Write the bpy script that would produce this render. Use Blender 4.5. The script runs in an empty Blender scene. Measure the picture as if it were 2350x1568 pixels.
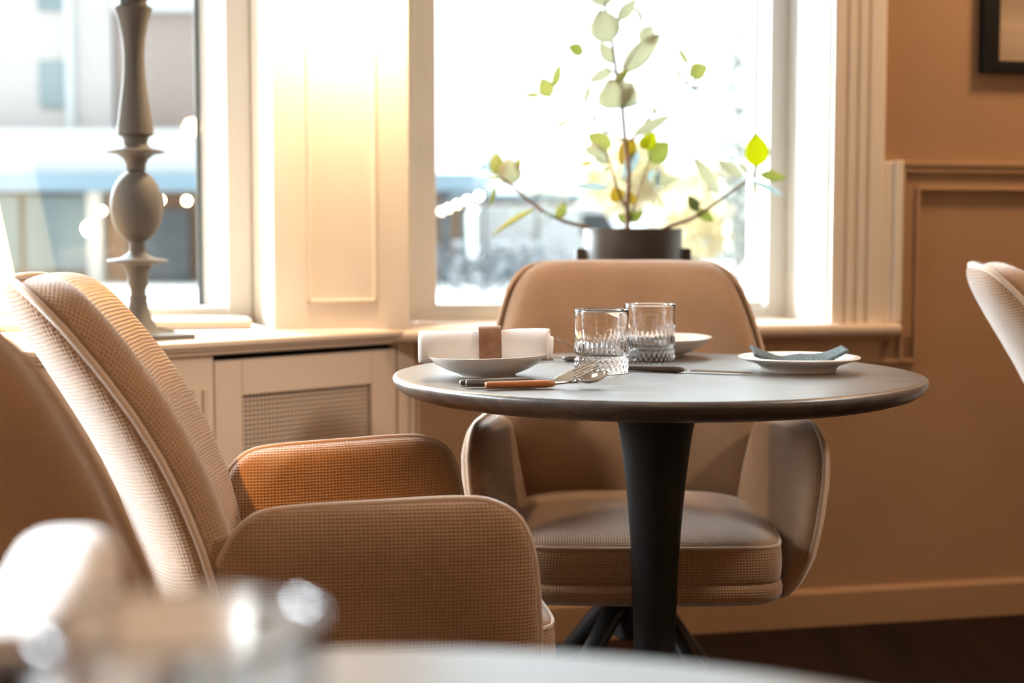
import bpy, bmesh, math, random
from mathutils import Vector, Matrix
random.seed(7)
S = bpy.context.scene
COL = S.collection
R = math.radians
PI = math.pi

# ------------------------------------------------------------------ camera, world, lights, exposure
cam_d = bpy.data.cameras.new('camera')
cam = bpy.data.objects.new('camera', cam_d); COL.objects.link(cam)
cam.location = (0, 0, .96)
cam.rotation_euler = (R(90 - 4.09), 0, 0)
cam_d.sensor_width = 36.0
cam_d.lens = 3400 / 2350 * 36
cam_d.clip_start = .02; cam_d.clip_end = 400
cam_d.dof.use_dof = True
cam_d.dof.focus_distance = 2.08
cam_d.dof.aperture_fstop = 3.1
S.camera = cam
S.view_settings.view_transform = 'Standard'
S.view_settings.look = 'None'
S.view_settings.exposure = 0.45
S.view_settings.gamma = 1.0
S.view_settings.use_curve_mapping = False
S.cycles.use_denoising = True
S.cycles.sample_clamp_indirect = 6
S.cycles.max_bounces = 16
S.cycles.transmission_bounces = 16
S.cycles.transparent_max_bounces = 12

world = bpy.data.worlds.new('sky'); S.world = world
world.use_nodes = True
bg = world.node_tree.nodes['Background']
# bright overcast sky with a glow lobe added at left to light the room
_n, _l = world.node_tree.nodes, world.node_tree.links
_tc = _n.new('ShaderNodeTexCoord'); _dt = _n.new('ShaderNodeVectorMath'); _dt.operation = 'DOT_PRODUCT'
_dt.inputs[1].default_value = Vector((-.76, .50, .42)).normalized()
_l.new(_tc.outputs['Generated'], _dt.inputs[0])
_mx = _n.new('ShaderNodeMath'); _mx.operation = 'MAXIMUM'; _mx.inputs[1].default_value = 0; _l.new(_dt.outputs['Value'], _mx.inputs[0])
_pw = _n.new('ShaderNodeMath'); _pw.operation = 'POWER'; _pw.inputs[1].default_value = 12; _l.new(_mx.outputs[0], _pw.inputs[0])
_ma = _n.new('ShaderNodeMath'); _ma.operation = 'MULTIPLY_ADD'; _ma.inputs[1].default_value = 140; _ma.inputs[2].default_value = 2.4; _l.new(_pw.outputs[0], _ma.inputs[0])
_l.new(_ma.outputs[0], bg.inputs[1])
bg.inputs[0].default_value = (.83, .93, 1.0, 1)


def lamp(name, kind, loc, power, color, size=.1, target=None, **kw):
    d = bpy.data.lights.new(name, kind); d.energy = power; d.color = color
    if kind == 'AREA': d.size = size
    else: d.shadow_soft_size = size
    for k, v in kw.items(): setattr(d, k, v)
    o = bpy.data.objects.new(name, d); COL.objects.link(o); o.location = loc
    if target is not None:
        o.rotation_euler = (Vector(target) - Vector(loc)).to_track_quat('-Z', 'Y').to_euler()
    return o


lamp('added_ceiling_fill', 'AREA', (-.35, 1.0, 2.62), 3, (1, .9, .8), .8)  # unseen area light added as soft fill from above
lamp('added_ceiling_fill', 'AREA', (1.75, 3.2, 2.5), 20, (1, .66, .36), .3)  # unseen light added to wash the right wall from its top
lamp('added_warm_fill', 'POINT', (.1, -.2, 1.5), 12, (1, .60, .34), .04)  # unseen warm fill added behind the camera for the near chairs
lamp('ceiling_spotlight', 'SPOT', (2.2, 1.75, 2.5), 150, (1, .92, .82), .12, (-.30, 2.45, .62), spot_size=R(40), spot_blend=.9)
lamp('ceiling_spotlight', 'SPOT', (-1.25, 1.25, 2.3), 190, (1, .46, .10), .03, (-.43, 2.22, .57), spot_size=R(17), spot_blend=1.0)

# ------------------------------------------------------------------ materials
MAT = {}


def mat(name, color, rough=.5, metal=0.0, spec=.5, **kw):
    m = bpy.data.materials.new(name); m.use_nodes = True
    b = m.node_tree.nodes['Principled BSDF']
    b.inputs['Base Color'].default_value = (*color, 1)
    b.inputs['Roughness'].default_value = rough
    b.inputs['Metallic'].default_value = metal
    b.inputs['Specular IOR Level'].default_value = spec
    for k, v in kw.items(): b.inputs[k].default_value = v
    MAT[name] = m
    return m


def nodes(m): return m.node_tree.nodes, m.node_tree.links, m.node_tree.nodes['Principled BSDF']


def vary(m, c1, c2, scale=(3, 3, 3), bump=0.0, detail=4, dist=.004, coord='Object', rough=None):
    n, l, b = nodes(m)
    tc = n.new('ShaderNodeTexCoord'); mp = n.new('ShaderNodeMapping'); nz = n.new('ShaderNodeTexNoise')
    mp.inputs['Scale'].default_value = scale
    nz.inputs['Scale'].default_value = 1; nz.inputs['Detail'].default_value = detail
    l.new(tc.outputs[coord], mp.inputs[0]); l.new(mp.outputs[0], nz.inputs['Vector'])
    mx = n.new('ShaderNodeMix'); mx.data_type = 'RGBA'
    rp = n.new('ShaderNodeMapRange'); rp.inputs[1].default_value = .3; rp.inputs[2].default_value = .7
    l.new(nz.outputs[0], rp.inputs[0]); l.new(rp.outputs[0], mx.inputs[0])
    mx.inputs[6].default_value = (*c1, 1); mx.inputs[7].default_value = (*c2, 1)
    l.new(mx.outputs[2], b.inputs['Base Color'])
    if bump:
        bp = n.new('ShaderNodeBump'); bp.inputs['Strength'].default_value = bump; bp.inputs['Distance'].default_value = dist
        l.new(nz.outputs[0], bp.inputs['Height']); l.new(bp.outputs[0], b.inputs['Normal'])
    if rough:
        r2 = n.new('ShaderNodeMapRange'); r2.inputs[3].default_value = rough[0]; r2.inputs[4].default_value = rough[1]
        l.new(nz.outputs[0], r2.inputs[0]); l.new(r2.outputs[0], b.inputs['Roughness'])
    return m


def fabric(name, c_hi, c_lo, p=.0050, bump=.7):
    """woven waffle cloth; the weave follows the UVs, which are in metres"""
    m = mat(name, c_hi, .92, spec=.15, **{'Sheen Weight': .85, 'Sheen Roughness': .38})
    m.node_tree.nodes['Principled BSDF'].inputs['Sheen Tint'].default_value = (1, .97, .94, 1)
    n, l, b = nodes(m)
    uv = n.new('ShaderNodeUVMap'); sp = n.new('ShaderNodeSeparateXYZ'); l.new(uv.outputs[0], sp.inputs[0])

    def sq(out, per):
        a = n.new('ShaderNodeMath'); a.operation = 'MULTIPLY'; a.inputs[1].default_value = PI / per; l.new(out, a.inputs[0])
        s = n.new('ShaderNodeMath'); s.operation = 'SINE'; l.new(a.outputs[0], s.inputs[0])
        q = n.new('ShaderNodeMath'); q.operation = 'MULTIPLY'; l.new(s.outputs[0], q.inputs[0]); l.new(s.outputs[0], q.inputs[1])
        return q.outputs[0]
    a, c = sq(sp.outputs[0], p), sq(sp.outputs[1], p * .88)
    mx = n.new('ShaderNodeMath'); mx.operation = 'MAXIMUM'; l.new(a, mx.inputs[0]); l.new(c, mx.inputs[1])
    ml = n.new('ShaderNodeMath'); ml.operation = 'MULTIPLY_ADD'; l.new(c, ml.inputs[0]); ml.inputs[1].default_value = .35; l.new(mx.outputs[0], ml.inputs[2])
    tc = n.new('ShaderNodeTexCoord')
    nz = n.new('ShaderNodeTexNoise'); nz.inputs['Scale'].default_value = 420; nz.inputs['Detail'].default_value = 3; l.new(tc.outputs['Object'], nz.inputs[0])
    nb = n.new('ShaderNodeTexNoise'); nb.inputs['Scale'].default_value = 9; nb.inputs['Detail'].default_value = 3; l.new(tc.outputs['Object'], nb.inputs[0])
    h = n.new('ShaderNodeMath'); h.operation = 'MULTIPLY_ADD'; l.new(nz.outputs[0], h.inputs[0]); h.inputs[1].default_value = .5; l.new(ml.outputs[0], h.inputs[2])
    bp = n.new('ShaderNodeBump'); bp.inputs['Strength'].default_value = bump; bp.inputs['Distance'].default_value = .0012
    l.new(h.outputs[0], bp.inputs['Height']); l.new(bp.outputs[0], b.inputs['Normal'])
    mr = n.new('ShaderNodeMapRange'); mr.inputs[1].default_value = .15; mr.inputs[2].default_value = .8; l.new(mx.outputs[0], mr.inputs[0])
    cm = n.new('ShaderNodeMix'); cm.data_type = 'RGBA'; l.new(mr.outputs[0], cm.inputs[0])
    cm.inputs[6].default_value = (*c_lo, 1); cm.inputs[7].default_value = (*c_hi, 1)
    c2 = n.new('ShaderNodeMix'); c2.data_type = 'RGBA'; c2.blend_type = 'MULTIPLY'; c2.inputs[0].default_value = 1
    rb = n.new('ShaderNodeMapRange'); rb.inputs[1].default_value = .3; rb.inputs[2].default_value = .7; rb.inputs[3].default_value = .86; rb.inputs[4].default_value = 1.08
    l.new(nb.outputs[0], rb.inputs[0]); l.new(cm.outputs[2], c2.inputs[6])
    cb = n.new('ShaderNodeCombineColor')
    for i in range(3): l.new(rb.outputs[0], cb.inputs[i])
    l.new(cb.outputs[0], c2.inputs[7]); l.new(c2.outputs[2], b.inputs['Base Color'])
    return m


FAB = fabric('taupe_woven_fabric', (.365, .212, .118), (.21, .115, .061))
FAB2 = mat('taupe_piping', (.46, .32, .22), .9, spec=.15, **{'Sheen Weight': 1.0, 'Sheen Roughness': .4})
WALLP = vary(mat('caramel_wall_paint', (.43, .262, .152), .75, spec=.2), (.418, .254, .147), (.442, .27, .157), (5, 5, 5), .05, 8, .002)
JOIN = vary(mat('beige_joinery_paint', (.74, .59, .46), .5, spec=.35), (.73, .58, .45), (.76, .605, .475), (4, 4, 4), .04, 6, .002)
CREAM = vary(mat('cream_joinery_paint', (.84, .75, .64), .5, spec=.35), (.83, .74, .63), (.86, .77, .66), (4, 4, 4), .03, 6, .002)
WFRAME = vary(mat('white_window_paint', (.82, .80, .76), .4), (.81, .79, .75), (.84, .82, .78), (5, 5, 5))
CEIL = vary(mat('ceiling_paint', (.70, .60, .48), .8), (.69, .59, .47), (.71, .61, .49), (3, 3, 3))
FLOORM = vary(mat('dark_wood_floor', (.012, .005, .003), .7, spec=.12), (.007, .0035, .0025), (.018, .007, .004), (14, 1.2, 4), .2)
OAK = vary(mat('dark_stained_oak', (.06, .045, .036), .42, spec=.35, **{'Coat Weight': 1.0, 'Coat Roughness': .36, 'Coat IOR': 1.5}), (.035, .026, .022), (.105, .082, .066), (5, 80, 60), .6, 6, .0012, rough=(.36, .5))
def coat_grain(m):
    n, l, b = nodes(m)
    for q in n:
        if q.type == 'BUMP': l.new(q.outputs[0], b.inputs['Coat Normal'])


coat_grain(OAK)
OAK2 = vary(mat('dark_stained_oak_foreground', (.06, .045, .036), .4, spec=.6, **{'Coat Weight': 1.0, 'Coat Roughness': .36, 'Coat IOR': 1.5}), (.045, .035, .03), (.08, .065, .055), (6, 95, 60), .2, 5, .0006)
BLACK = vary(mat('black_lacquer', (.012, .011, .011), .5, spec=.3), (.010, .009, .009), (.015, .014, .013), (30, 30, 6))
BLACKM = vary(mat('black_powder_coat', (.014, .014, .015), .45), (.012, .012, .013), (.018, .018, .019), (60, 60, 60))
PORC = vary(mat('warm_white_porcelain', (.80, .74, .67), .18), (.79, .73, .66), (.81, .755, .69), (8, 8, 8))
LINEN = vary(mat('white_linen', (.82, .78, .75), .9, spec=.1), (.80, .76, .73), (.84, .80, .77), (30, 30, 30), .25, 6, .002)
GREYN = vary(mat('grey_blue_napkin', (.10, .125, .135), .9, spec=.1), (.075, .098, .108), (.14, .165, .175), (260, 60, 60), .3, 6, .001)
LEATH = vary(mat('brown_leather', (.21, .095, .045), .55), (.17, .07, .03), (.26, .125, .062), (60, 60, 60), .2, 6, .001)
STEEL = vary(mat('polished_steel', (.75, .74, .72), .12, 1), (.73, .72, .70), (.78, .77, .75), (40, 40, 40))
WOODH = vary(mat('orange_wood_handle', (.36, .125, .035), .4), (.28, .085, .022), (.45, .175, .055), (12, 160, 160))
DARKH = vary(mat('dark_wood_handle', (.10, .075, .06), .35), (.06, .045, .037), (.15, .12, .10), (14, 160, 160))
STONE = vary(mat('grey_turned_wood', (.125, .115, .10), .65), (.10, .09, .077), (.155, .143, .127), (9, 9, 2.5), .12, 6, .004)
POTM = vary(mat('dark_brown_pot', (.035, .028, .024), .5), (.028, .022, .019), (.045, .037, .032), (9, 9, 9))
SOIL = vary(mat('potting_soil', (.03, .02, .014), .95), (.02, .013, .009), (.05, .034, .024), (70, 70, 70), .6)
BARK = vary(mat('brown_stem', (.17, .09, .05), .75), (.11, .055, .03), (.25, .15, .085), (60, 60, 20), .3)
FRAMEB = vary(mat('matt_black_frame', (.008, .007, .007), .7, spec=.2), (.007, .006, .006), (.010, .009, .009), (20, 20, 20))
PRINT = vary(mat('picture_print', (.25, .16, .10), .7), (.10, .06, .04), (.52, .40, .30), (.6, .6, 6.5), 0, 3)
SLOT = mat('shade_black', (.004, .003, .003), .9)  # near-black colour stands for shade inside the slot and grille
SHADE = mat('linen_lamp_shade', (.85, .72, .5), .9)
_b = SHADE.node_tree.nodes['Principled BSDF']; _b.inputs['Emission Color'].default_value = (1, .72, .34, 1); _b.inputs['Emission Strength'].default_value = 2.2
BULB = mat('warm_bulb', (1, .9, .7), .5); _b = BULB.node_tree.nodes['Principled BSDF']
_b.inputs['Emission Color'].default_value = (1, .74, .42, 1); _b.inputs['Emission Strength'].default_value = 60


SBULB = mat('string_bulb', (1, .9, .75), .5); _b = SBULB.node_tree.nodes['Principled BSDF']
_b.inputs['Emission Color'].default_value = (1, .82, .58, 1); _b.inputs['Emission Strength'].default_value = 9


def glassmat(name, rough=0.0):
    m = mat(name, (1, 1, 1), rough, **{'Transmission Weight': 1.0, 'IOR': 1.5})
    return m


GLASS = glassmat('clear_glass')
PANE = bpy.data.materials.new('window_glass'); PANE.use_nodes = True
_n, _l = PANE.node_tree.nodes, PANE.node_tree.links
_n.remove(_n['Principled BSDF'])
_t = _n.new('ShaderNodeBsdfTransparent'); _t.inputs[0].default_value = (.97, .985, .98, 1); _g = _n.new('ShaderNodeBsdfGlossy'); _g.inputs['Roughness'].default_value = .02
_f = _n.new('ShaderNodeFresnel'); _f.inputs[0].default_value = 1.45; _x = _n.new('ShaderNodeMixShader')
_l.new(_f.outputs[0], _x.inputs[0]); _l.new(_t.outputs[0], _x.inputs[1]); _l.new(_g.outputs[0], _x.inputs[2]); _l.new(_x.outputs[0], _n['Material Output'].inputs[0])


def leafmat(name, c, trans=.5):
    m = mat(name, c, .45); n, l, b = nodes(m)
    t = n.new('ShaderNodeBsdfTranslucent'); t.inputs[0].default_value = (*[min(1, x * 1.25) for x in c], 1)
    x = n.new('ShaderNodeMixShader'); x.inputs[0].default_value = trans
    l.new(b.outputs[0], x.inputs[1]); l.new(t.outputs[0], x.inputs[2]); l.new(x.outputs[0], n['Material Output'].inputs[0])
    return m


LEAF = {'s': leafmat('sage_leaf', (.49, .49, .38), .5), 'g': leafmat('green_leaf', (.35, .38, .15)), 'y': leafmat('lime_leaf', (.42, .43, .02), .6),
        'o': leafmat('olive_leaf', (.42, .33, .07)), 'b': leafmat('blue_grey_leaf', (.42, .50, .50)), 'l': leafmat('pale_yellow_leaf', (.42, .43, .2)), 'd': leafmat('dark_green_leaf', (.17, .23, .10), .3)}


# ------------------------------------------------------------------ mesh builder
def ident(p): return p


class MB:
    def __init__(s, f=None): s.v = []; s.f = []; s.uv = []; s.mi = []; s.T = f or ident

    def add(s, vs, fs, uvs=None, mi=0):
        k = len(s.v); s.v += [tuple(s.T(p)) for p in vs]
        for i, f in enumerate(fs):
            s.f.append([k + j for j in f]); s.mi.append(mi)
            s.uv.append(uvs[i] if uvs else [(vs[j][0], vs[j][2] + vs[j][1]) for j in f])
        return s

    def box(s, x0, x1, y0, y1, z0, z1, mi=0):
        v = [(x, y, z) for z in (z0, z1) for y in (y0, y1) for x in (x0, x1)]
        return s.add(v, [(0, 2, 3, 1), (4, 5, 7, 6), (0, 1, 5, 4), (2, 6, 7, 3), (0, 4, 6, 2), (1, 3, 7, 5)], mi=mi)

    def prism(s, poly, a0, a1, axis='z'):
        n = len(poly)
        def P(p, a): return (p[0], p[1], a) if axis == 'z' else ((p[0], a, p[1]) if axis == 'y' else (a, p[0], p[1]))
        v = [P(p, a0) for p in poly] + [P(p, a1) for p in poly]
        f = [(i, (i + 1) % n, n + (i + 1) % n, n + i) for i in range(n)] + [tuple(range(n))[::-1], tuple(range(n, 2 * n))]
        return s.add(v, f)

    def lathe(s, prof, n=48, c=(0, 0, 0), cap0=True, cap1=True, rf=None, loop=False):
        """profile of (radius, z) turned about z"""
        v = []
        for (r, z) in prof:
            for i in range(n):
                a = 2 * PI * i / n; q = rf(r, z, a) if rf else r
                v.append((c[0] + q * math.cos(a), c[1] + q * math.sin(a), c[2] + z))
        m = len(prof); f = []; uv = []
        L = [0]
        for j in range(1, m): L.append(L[-1] + math.hypot(prof[j][0] - prof[j - 1][0], prof[j][1] - prof[j - 1][1]))
        for j in range(m if loop else m - 1):
            j2 = (j + 1) % m
            for i in range(n):
                i2 = (i + 1) % n
                f.append((j * n + i, j * n + i2, j2 * n + i2, j2 * n + i))
                uv.append([(i / n, L[j]), ((i + 1) / n, L[j]), ((i + 1) / n, L[j2]), (i / n, L[j2])])
        if not loop:
            if cap0: f.append(tuple(range(n))[::-1]); uv.append([(0, 0)] * n)
            if cap1: f.append(tuple(range((m - 1) * n, m * n))); uv.append([(0, 0)] * n)
        return s.add(v, f, uv)

    def tube(s, pts, r, n=10, closed=False, squash=1.0):
        pts = [Vector(p) for p in pts]; m = len(pts); v = []; f = []
        rad = r if isinstance(r, (list, tuple)) else [r] * m
        up = Vector((0, 0, 1)); ref = None
        for i, p in enumerate(pts):
            a = pts[(i - 1) % m] if (closed or i > 0) else p; b = pts[(i + 1) % m] if (closed or i < m - 1) else p
            t = (b - a).normalized() if (b - a).length > 1e-9 else Vector((1, 0, 0))
            if ref is None: ref = t.cross(up) if abs(t.z) < .95 else t.cross(Vector((1, 0, 0)))
            ref = (ref - t * ref.dot(t)).normalized(); w = t.cross(ref)
            for k in range(n):
                a_ = 2 * PI * k / n
                v.append(p + ref * math.cos(a_) * rad[i] + w * math.sin(a_) * rad[i] * squash)
        for i in range(m if closed else m - 1):
            i2 = (i + 1) % m
            for k in range(n):
                k2 = (k + 1) % n; f.append((i * n + k, i2 * n + k, i2 * n + k2, i * n + k2))
        if not closed: f += [tuple(range(n)), tuple(range((m - 1) * n, m * n))[::-1]]
        return s.add(v, f)

    def ball(s, c, r, n=12, sz=1.0):
        return s.lathe([(max(1e-4, r * math.sin(PI * j / n)), -r * sz * math.cos(PI * j / n)) for j in range(n + 1)], 2 * n, c)

    def build(s, name, material, parent=None, smooth=False, bevel=0.0, seg=2, auto=None):
        me = bpy.data.meshes.new(name); me.from_pydata(s.v, [], s.f)
        u = me.uv_layers.new(name='UVMap'); k = 0
        for q in s.uv:
            for p in q: u.data[k].uv = p; k += 1
        mats = material if isinstance(material, (list, tuple)) else [material]
        for m in mats: me.materials.append(m)
        for i, p in enumerate(me.polygons): p.material_index = s.mi[i]; p.use_smooth = bool(smooth or auto)
        bm = bmesh.new(); bm.from_mesh(me); bmesh.ops.recalc_face_normals(bm, faces=bm.faces)
        if auto:
            for e in bm.edges:
                if len(e.link_faces) == 2 and e.calc_face_angle(0) > R(auto): e.smooth = False
        bm.to_mesh(me); bm.free()
        o = bpy.data.objects.new(name, me); COL.objects.link(o)
        if parent: o.parent = parent
        if bevel:
            b = o.modifiers.new('edge', 'BEVEL'); b.width = bevel; b.segments = seg; b.limit_method = 'ANGLE'; b.angle_limit = R(40)
        return o


def tag(o, label=None, cat=None, group=None, kind=None):
    if label: o['label'] = label
    if cat: o['category'] = cat
    if group: o['group'] = group
    if kind: o['kind'] = kind
    return o


def thing(name, label, cat, loc=(0, 0, 0), rz=0, group=None):
    o = bpy.data.objects.new(name, None); COL.objects.link(o); o.empty_display_size = .05
    o.location = loc; o.rotation_euler = (0, 0, rz)
    return tag(o, label, cat, group)


def dup(src, loc, rz, label, group=None):
    r = src.copy(); COL.objects.link(r); r.location = loc; r.rotation_euler = (0, 0, rz); r['label'] = label
    if group: r['group'] = group
    for ch in list(src.children):
        c = ch.copy(); COL.objects.link(c); c.parent = r
        for g in list(ch.children):
            d = g.copy(); COL.objects.link(d); d.parent = c
    return r


def structure(o, label=None, cat=None): return tag(o, label, cat, kind='structure')


def smooth_loop(pts, n, closed=True):
    """Catmull-Rom resample of control points"""
    m = len(pts); D = len(pts[0]); out = []
    segs = m if closed else m - 1
    dense = []
    for i in range(segs):
        g = lambda k: pts[k % m] if closed else pts[max(0, min(m - 1, k))]
        p0, p1, p2, p3 = g(i - 1), g(i), g(i + 1), g(i + 2)
        for j in range(16):
            t = j / 16
            dense.append(tuple(.5 * (2 * p1[d] + (p2[d] - p0[d]) * t + (2 * p0[d] - 5 * p1[d] + 4 * p2[d] - p3[d]) * t * t + (3 * p1[d] - p0[d] - 3 * p2[d] + p3[d]) * t ** 3) for d in range(D)))
    if closed: dense.append(dense[0])
    else: dense.append(tuple(pts[-1]))
    L = [0]
    for a, b in zip(dense, dense[1:]): L.append(L[-1] + math.dist(a, b))
    N = n if closed else n - 1; k = 0
    for i in range(n):
        t = L[-1] * i / N
        while k < len(L) - 2 and L[k + 1] < t: k += 1
        w = (t - L[k]) / max(1e-9, L[k + 1] - L[k])
        out.append(tuple(a + (b - a) * w for a, b in zip(dense[k], dense[k + 1])))
    return out


def lerp_table(tab, x):
    if x <= tab[0][0]: return tab[0][1]
    for (a, b), (c, d) in zip(tab, tab[1:]):
        if x <= c: return b + (d - b) * (x - a) / (c - a)
    return tab[-1][1]


# ------------------------------------------------------------------ the window wall frame: s along the wall, t outward, z up
TH = R(12.5); WX, WN = Vector((math.cos(TH), math.sin(TH), 0)), Vector((-math.sin(TH), math.cos(TH), 0)); WO = Vector((-.725, 3.271, 0))


def W(p): q = WO + WX * p[0] + WN * p[1]; return (q.x, q.y, p[2])


CU = Vector((.717, .697, 0)).normalized(); CN = Vector((-CU.y, CU.x, 0)); CO = Vector((-.707, 2.870, 0))


def Q(p): q = CO + CU * p[0] + CN * p[1]; return (q.x, q.y, p[2])


ZC = 2.7
# floor and ceiling
structure(MB().box(-2.6, 3.4, -2.6, 4.6, -.05, 0).build('floor', FLOORM))
structure(MB().box(-2.6, 3.4, -2.6, 4.6, ZC, ZC + .05).build('ceiling', CEIL))
structure(MB().box(-2.6, 3.4, -2.7, -2.6, 0, ZC).build('wall_back', WALLP))
structure(MB().box(3.3, 3.4, -2.6, 4.6, 0, ZC).build('wall_right', WALLP))
# left wall with a tall window opening
w = MB(); w.box(-2.6, -2.5, -2.6, 4.6, 0, .35); w.box(-2.6, -2.5, -2.6, 4.6, 2.5, ZC); w.box(-2.6, -2.5, -2.6, 1.2, .35, 2.5); w.box(-2.6, -2.5, 2.8, 4.6, .35, 2.5)
structure(w.build('wall_left', WALLP))

# window wall: brown below and to the right, cream pier between the windows
TW = .30
w = MB(W)
w.box(-2.4, .16, 0, TW, 0, .716); w.box(.16, .5, 0, TW, 0, .716); w.box(.5, 4.2, 0, TW, 0, .716)
w.box(1.527, 4.2, 0, TW, .716, ZC); w.box(-2.4, -1.6, 0, TW, .716, ZC)
w.box(-1.6, 1.527, 0, TW, 2.35, ZC)
structure(w.build('wall_window', WALLP))
# pier between the two windows with its splayed reveals and recessed panel
PA, PB = .197, .502
w = MB(W)
w.prism([(PA, .0), (.277, 0), (.277, .006), (.425, .006), (.425, 0), (PB, 0), (.538, .24), (.538, TW), (.160, TW), (.160, .24)], .813, 2.35)
w.prism([(PA, 0), (PB, 0), (.538, .24), (.538, TW), (.160, TW), (.160, .24)], .748, .813)
structure(w.build('wall_pier', CREAM))
mo = MB(W)
for a, b, z0, z1 in ((.273, .281, .809, 2.3), (.421, .429, .809, 2.3), (.273, .429, .809, .817)):
    mo.box(a, b, -.006, .008, z0, z1)
structure(mo.build('trim_pier_moulding', CREAM, bevel=.0025))

# windows: casement frame with a stepped sash, one pane each
def window(name, s0, s1, t, lm, rm, kl, kr, gd):
    o = bpy.data.objects.new(name, None); COL.objects.link(o); structure(o)
    f = MB(W)
    z0, z1 = .748, 2.35
    f.box(s0, s0 + lm, t, t + .06, z0, z1); f.box(s1 - rm, s1, t, t + gd + .02, z0, z1)
    f.box(s0 + lm, s1 - rm, t, t + .06, z0, .775); f.box(s0 + lm, s1 - rm, t, t + .06, z1 - .06, z1)
    f.build('window_frame', WFRAME, o, bevel=.003)
    g = MB(W)
    g.box(s0 + lm, s0 + lm + kl, t + .012, t + gd, .775, z1 - .06); g.box(s1 - rm - kr, s1 - rm, t + gd - .03, t + gd + .01, .775, z1 - .06)
    g.box(s0 + lm + kl, s1 - rm - kr, t + .012, t + gd, .775, .79); g.box(s0 + lm + kl, s1 - rm - kr, t + .012, t + gd, z1 - .1, z1 - .06)
    g.build('window_sash', WFRAME, o, bevel=.003)
    p = MB(W); p.box(s0 + lm + kl, s1 - rm - kr, t + gd - .014, t + gd - .010, .79, z1 - .1)
    p.build('window_pane', PANE, o)
    return o


window('window_1', -1.6, .160, .22, .06, .004, .06, .004, .15)
_w1 = bpy.data.objects['window_1']
MB(W).prism([(.104, .22), (.1559, .22), (.1559, .40), (.046, .40), (.046, .36)], .75, 2.35).build('window_jamb', WFRAME, _w1, bevel=.002)
MB(W).box(.034, .0455, .352, .385, .79, 2.3).build('window_gasket', mat('grey_gasket', (.12, .14, .14), .6), _w1)
window('window_2', .536, 1.527, .24, .022, .055, .05, .008, .12)
# white plastered right reveal of the second window
structure(MB(W).box(1.521, 1.531, 0.0, .239, .748, 2.35).build('trim_window_reveal', WFRAME))
# fluted casing
poly = [(1.527, 0), (1.527, -.022), (1.534, -.024)]
for c in (1.562, 1.590, 1.618):
    poly += [(c - .005, -.024), (c - .0045, -.014), (c + .001, -.014), (c + .007, -.024)]
poly += [(1.657, -.024), (1.662, -.022), (1.662, 0)]
structure(MB(W).prism(poly, .748, 2.4).build('trim_fluted_casing', CREAM))
# wainscot: raised band around a plain field, with cap mouldings
w = MB(W)
w.box(1.662, 1.758, -.012, 0, .653, 1.126); w.box(1.758, 4.2, -.012, 0, 1.073, 1.126); w.box(.55, 1.758, -.012, 0, .653, .716)
structure(w.build('trim_wainscot_band', WALLP, bevel=.002))
structure(MB(W).box(1.690, 4.2, -.026, 0, 1.126, 1.142).build('trim_wainscot_cap', WALLP, bevel=.004))
w = MB(W); w.box(1.690, 1.712, -.027, 0, .748, 1.1425); w.box(1.662, 1.690, -.02, 0, .748, 1.14)
structure(w.build('trim_casing_edge', CREAM, bevel=.003))
w = MB(W)
w.box(1.712, 4.2, -.022, 0, 1.112, 1.126); w.box(1.712, 1.722, -.022, 0, .653, 1.112)
w.box(1.750, 1.762, -.019, 0, .647, 1.073); w.box(1.750, 4.2, -.019, 0, 1.069, 1.079); w.box(.55, 1.762, -.019, 0, .647, .657)
structure(w.build('trim_wainscot_bead', WALLP, bevel=.003))
structure(MB(W).prism([(0, 0), (-.014, 0), (-.014, .082), (-.008, .092), (0, .092)], .1, 4.2, 'x').build('baseboard_window', WALLP))
# sill with a rounded nose, and a thin cavetto beneath it
nose = [(.24, .719), (-.045, .719), (-.053, .722), (-.057, .730), (-.057, .738), (-.053, .745), (-.046, .748), (.24, .748)]
structure(MB(W).prism(nose, .45, 1.697, 'x').build('trim_window_sill', JOIN))
structure(MB(W).prism([(0, .719), (-.035, .719), (-.030, .708), (-.014, .704), (0, .704)], .55, 1.685, 'x').build('trim_sill_cove', WALLP))
# sill boards inside the left window, standing on the ledge
structure(MB(W).box(-1.6, .150, .02, .22, .748, .772).build('trim_left_sill', CREAM, bevel=.006))

# ------------------------------------------------------------------ radiator cover set across the corner
rc = thing('radiator_cover', 'beige panelled radiator cover with square-mesh grille below the window ledge', 'radiator cover', Q((.35, .05, 0)))
rc_inv = Matrix.Translation(-Vector(rc.location))


def rcb(mb, name, m, **k):
    o = mb.build(name, m, rc, **k); o.matrix_parent_inverse = rc_inv; return o


wq = lambda s: tuple((CO.x, CO.y))
# ledge: triangular top filling back to the wall
def on_wall(s): q = Vector(W((s, -.001, 0))); return (q.x, q.y)
def on_c(q, d=0): v = Vector(Q((q, d, 0))); return (v.x, v.y)
led = [on_c(-.75), on_c(.675), on_wall(.66), on_wall(-.95)]
b = MB(); b.prism([on_c(-.75, .000), on_c(.68, .000), on_wall(.62), on_wall(-1.2)], .735, .748)
b.prism([on_c(-.75, .007), on_c(.683, .007), on_wall(.62), on_wall(-1.2)], .728, .735)
b.prism([on_c(-.75, .016), on_c(.69, .016), on_wall(.62), on_wall(-1.2)], .7185, .728)
rcb(b, 'ledge', JOIN, bevel=.004, seg=3)
D0 = .030
b = MB(Q); b.box(-.75, .166, D0, D0 + .02, 0, .7185); b.box(.654, .772, D0, D0 + .02, 0, .7185); b.box(.166, .654, D0, D0 + .02, 0, .05); b.box(.166, .654, D0, D0 + .02, .7165, .7185)
b.box(.766, .772, D0, D0 + .06, 0, .7185); b.box(-.75, .77, D0 + .05, D0 + .055, .05, .71)
rcb(b, 'body', JOIN, bevel=.0015)
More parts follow.
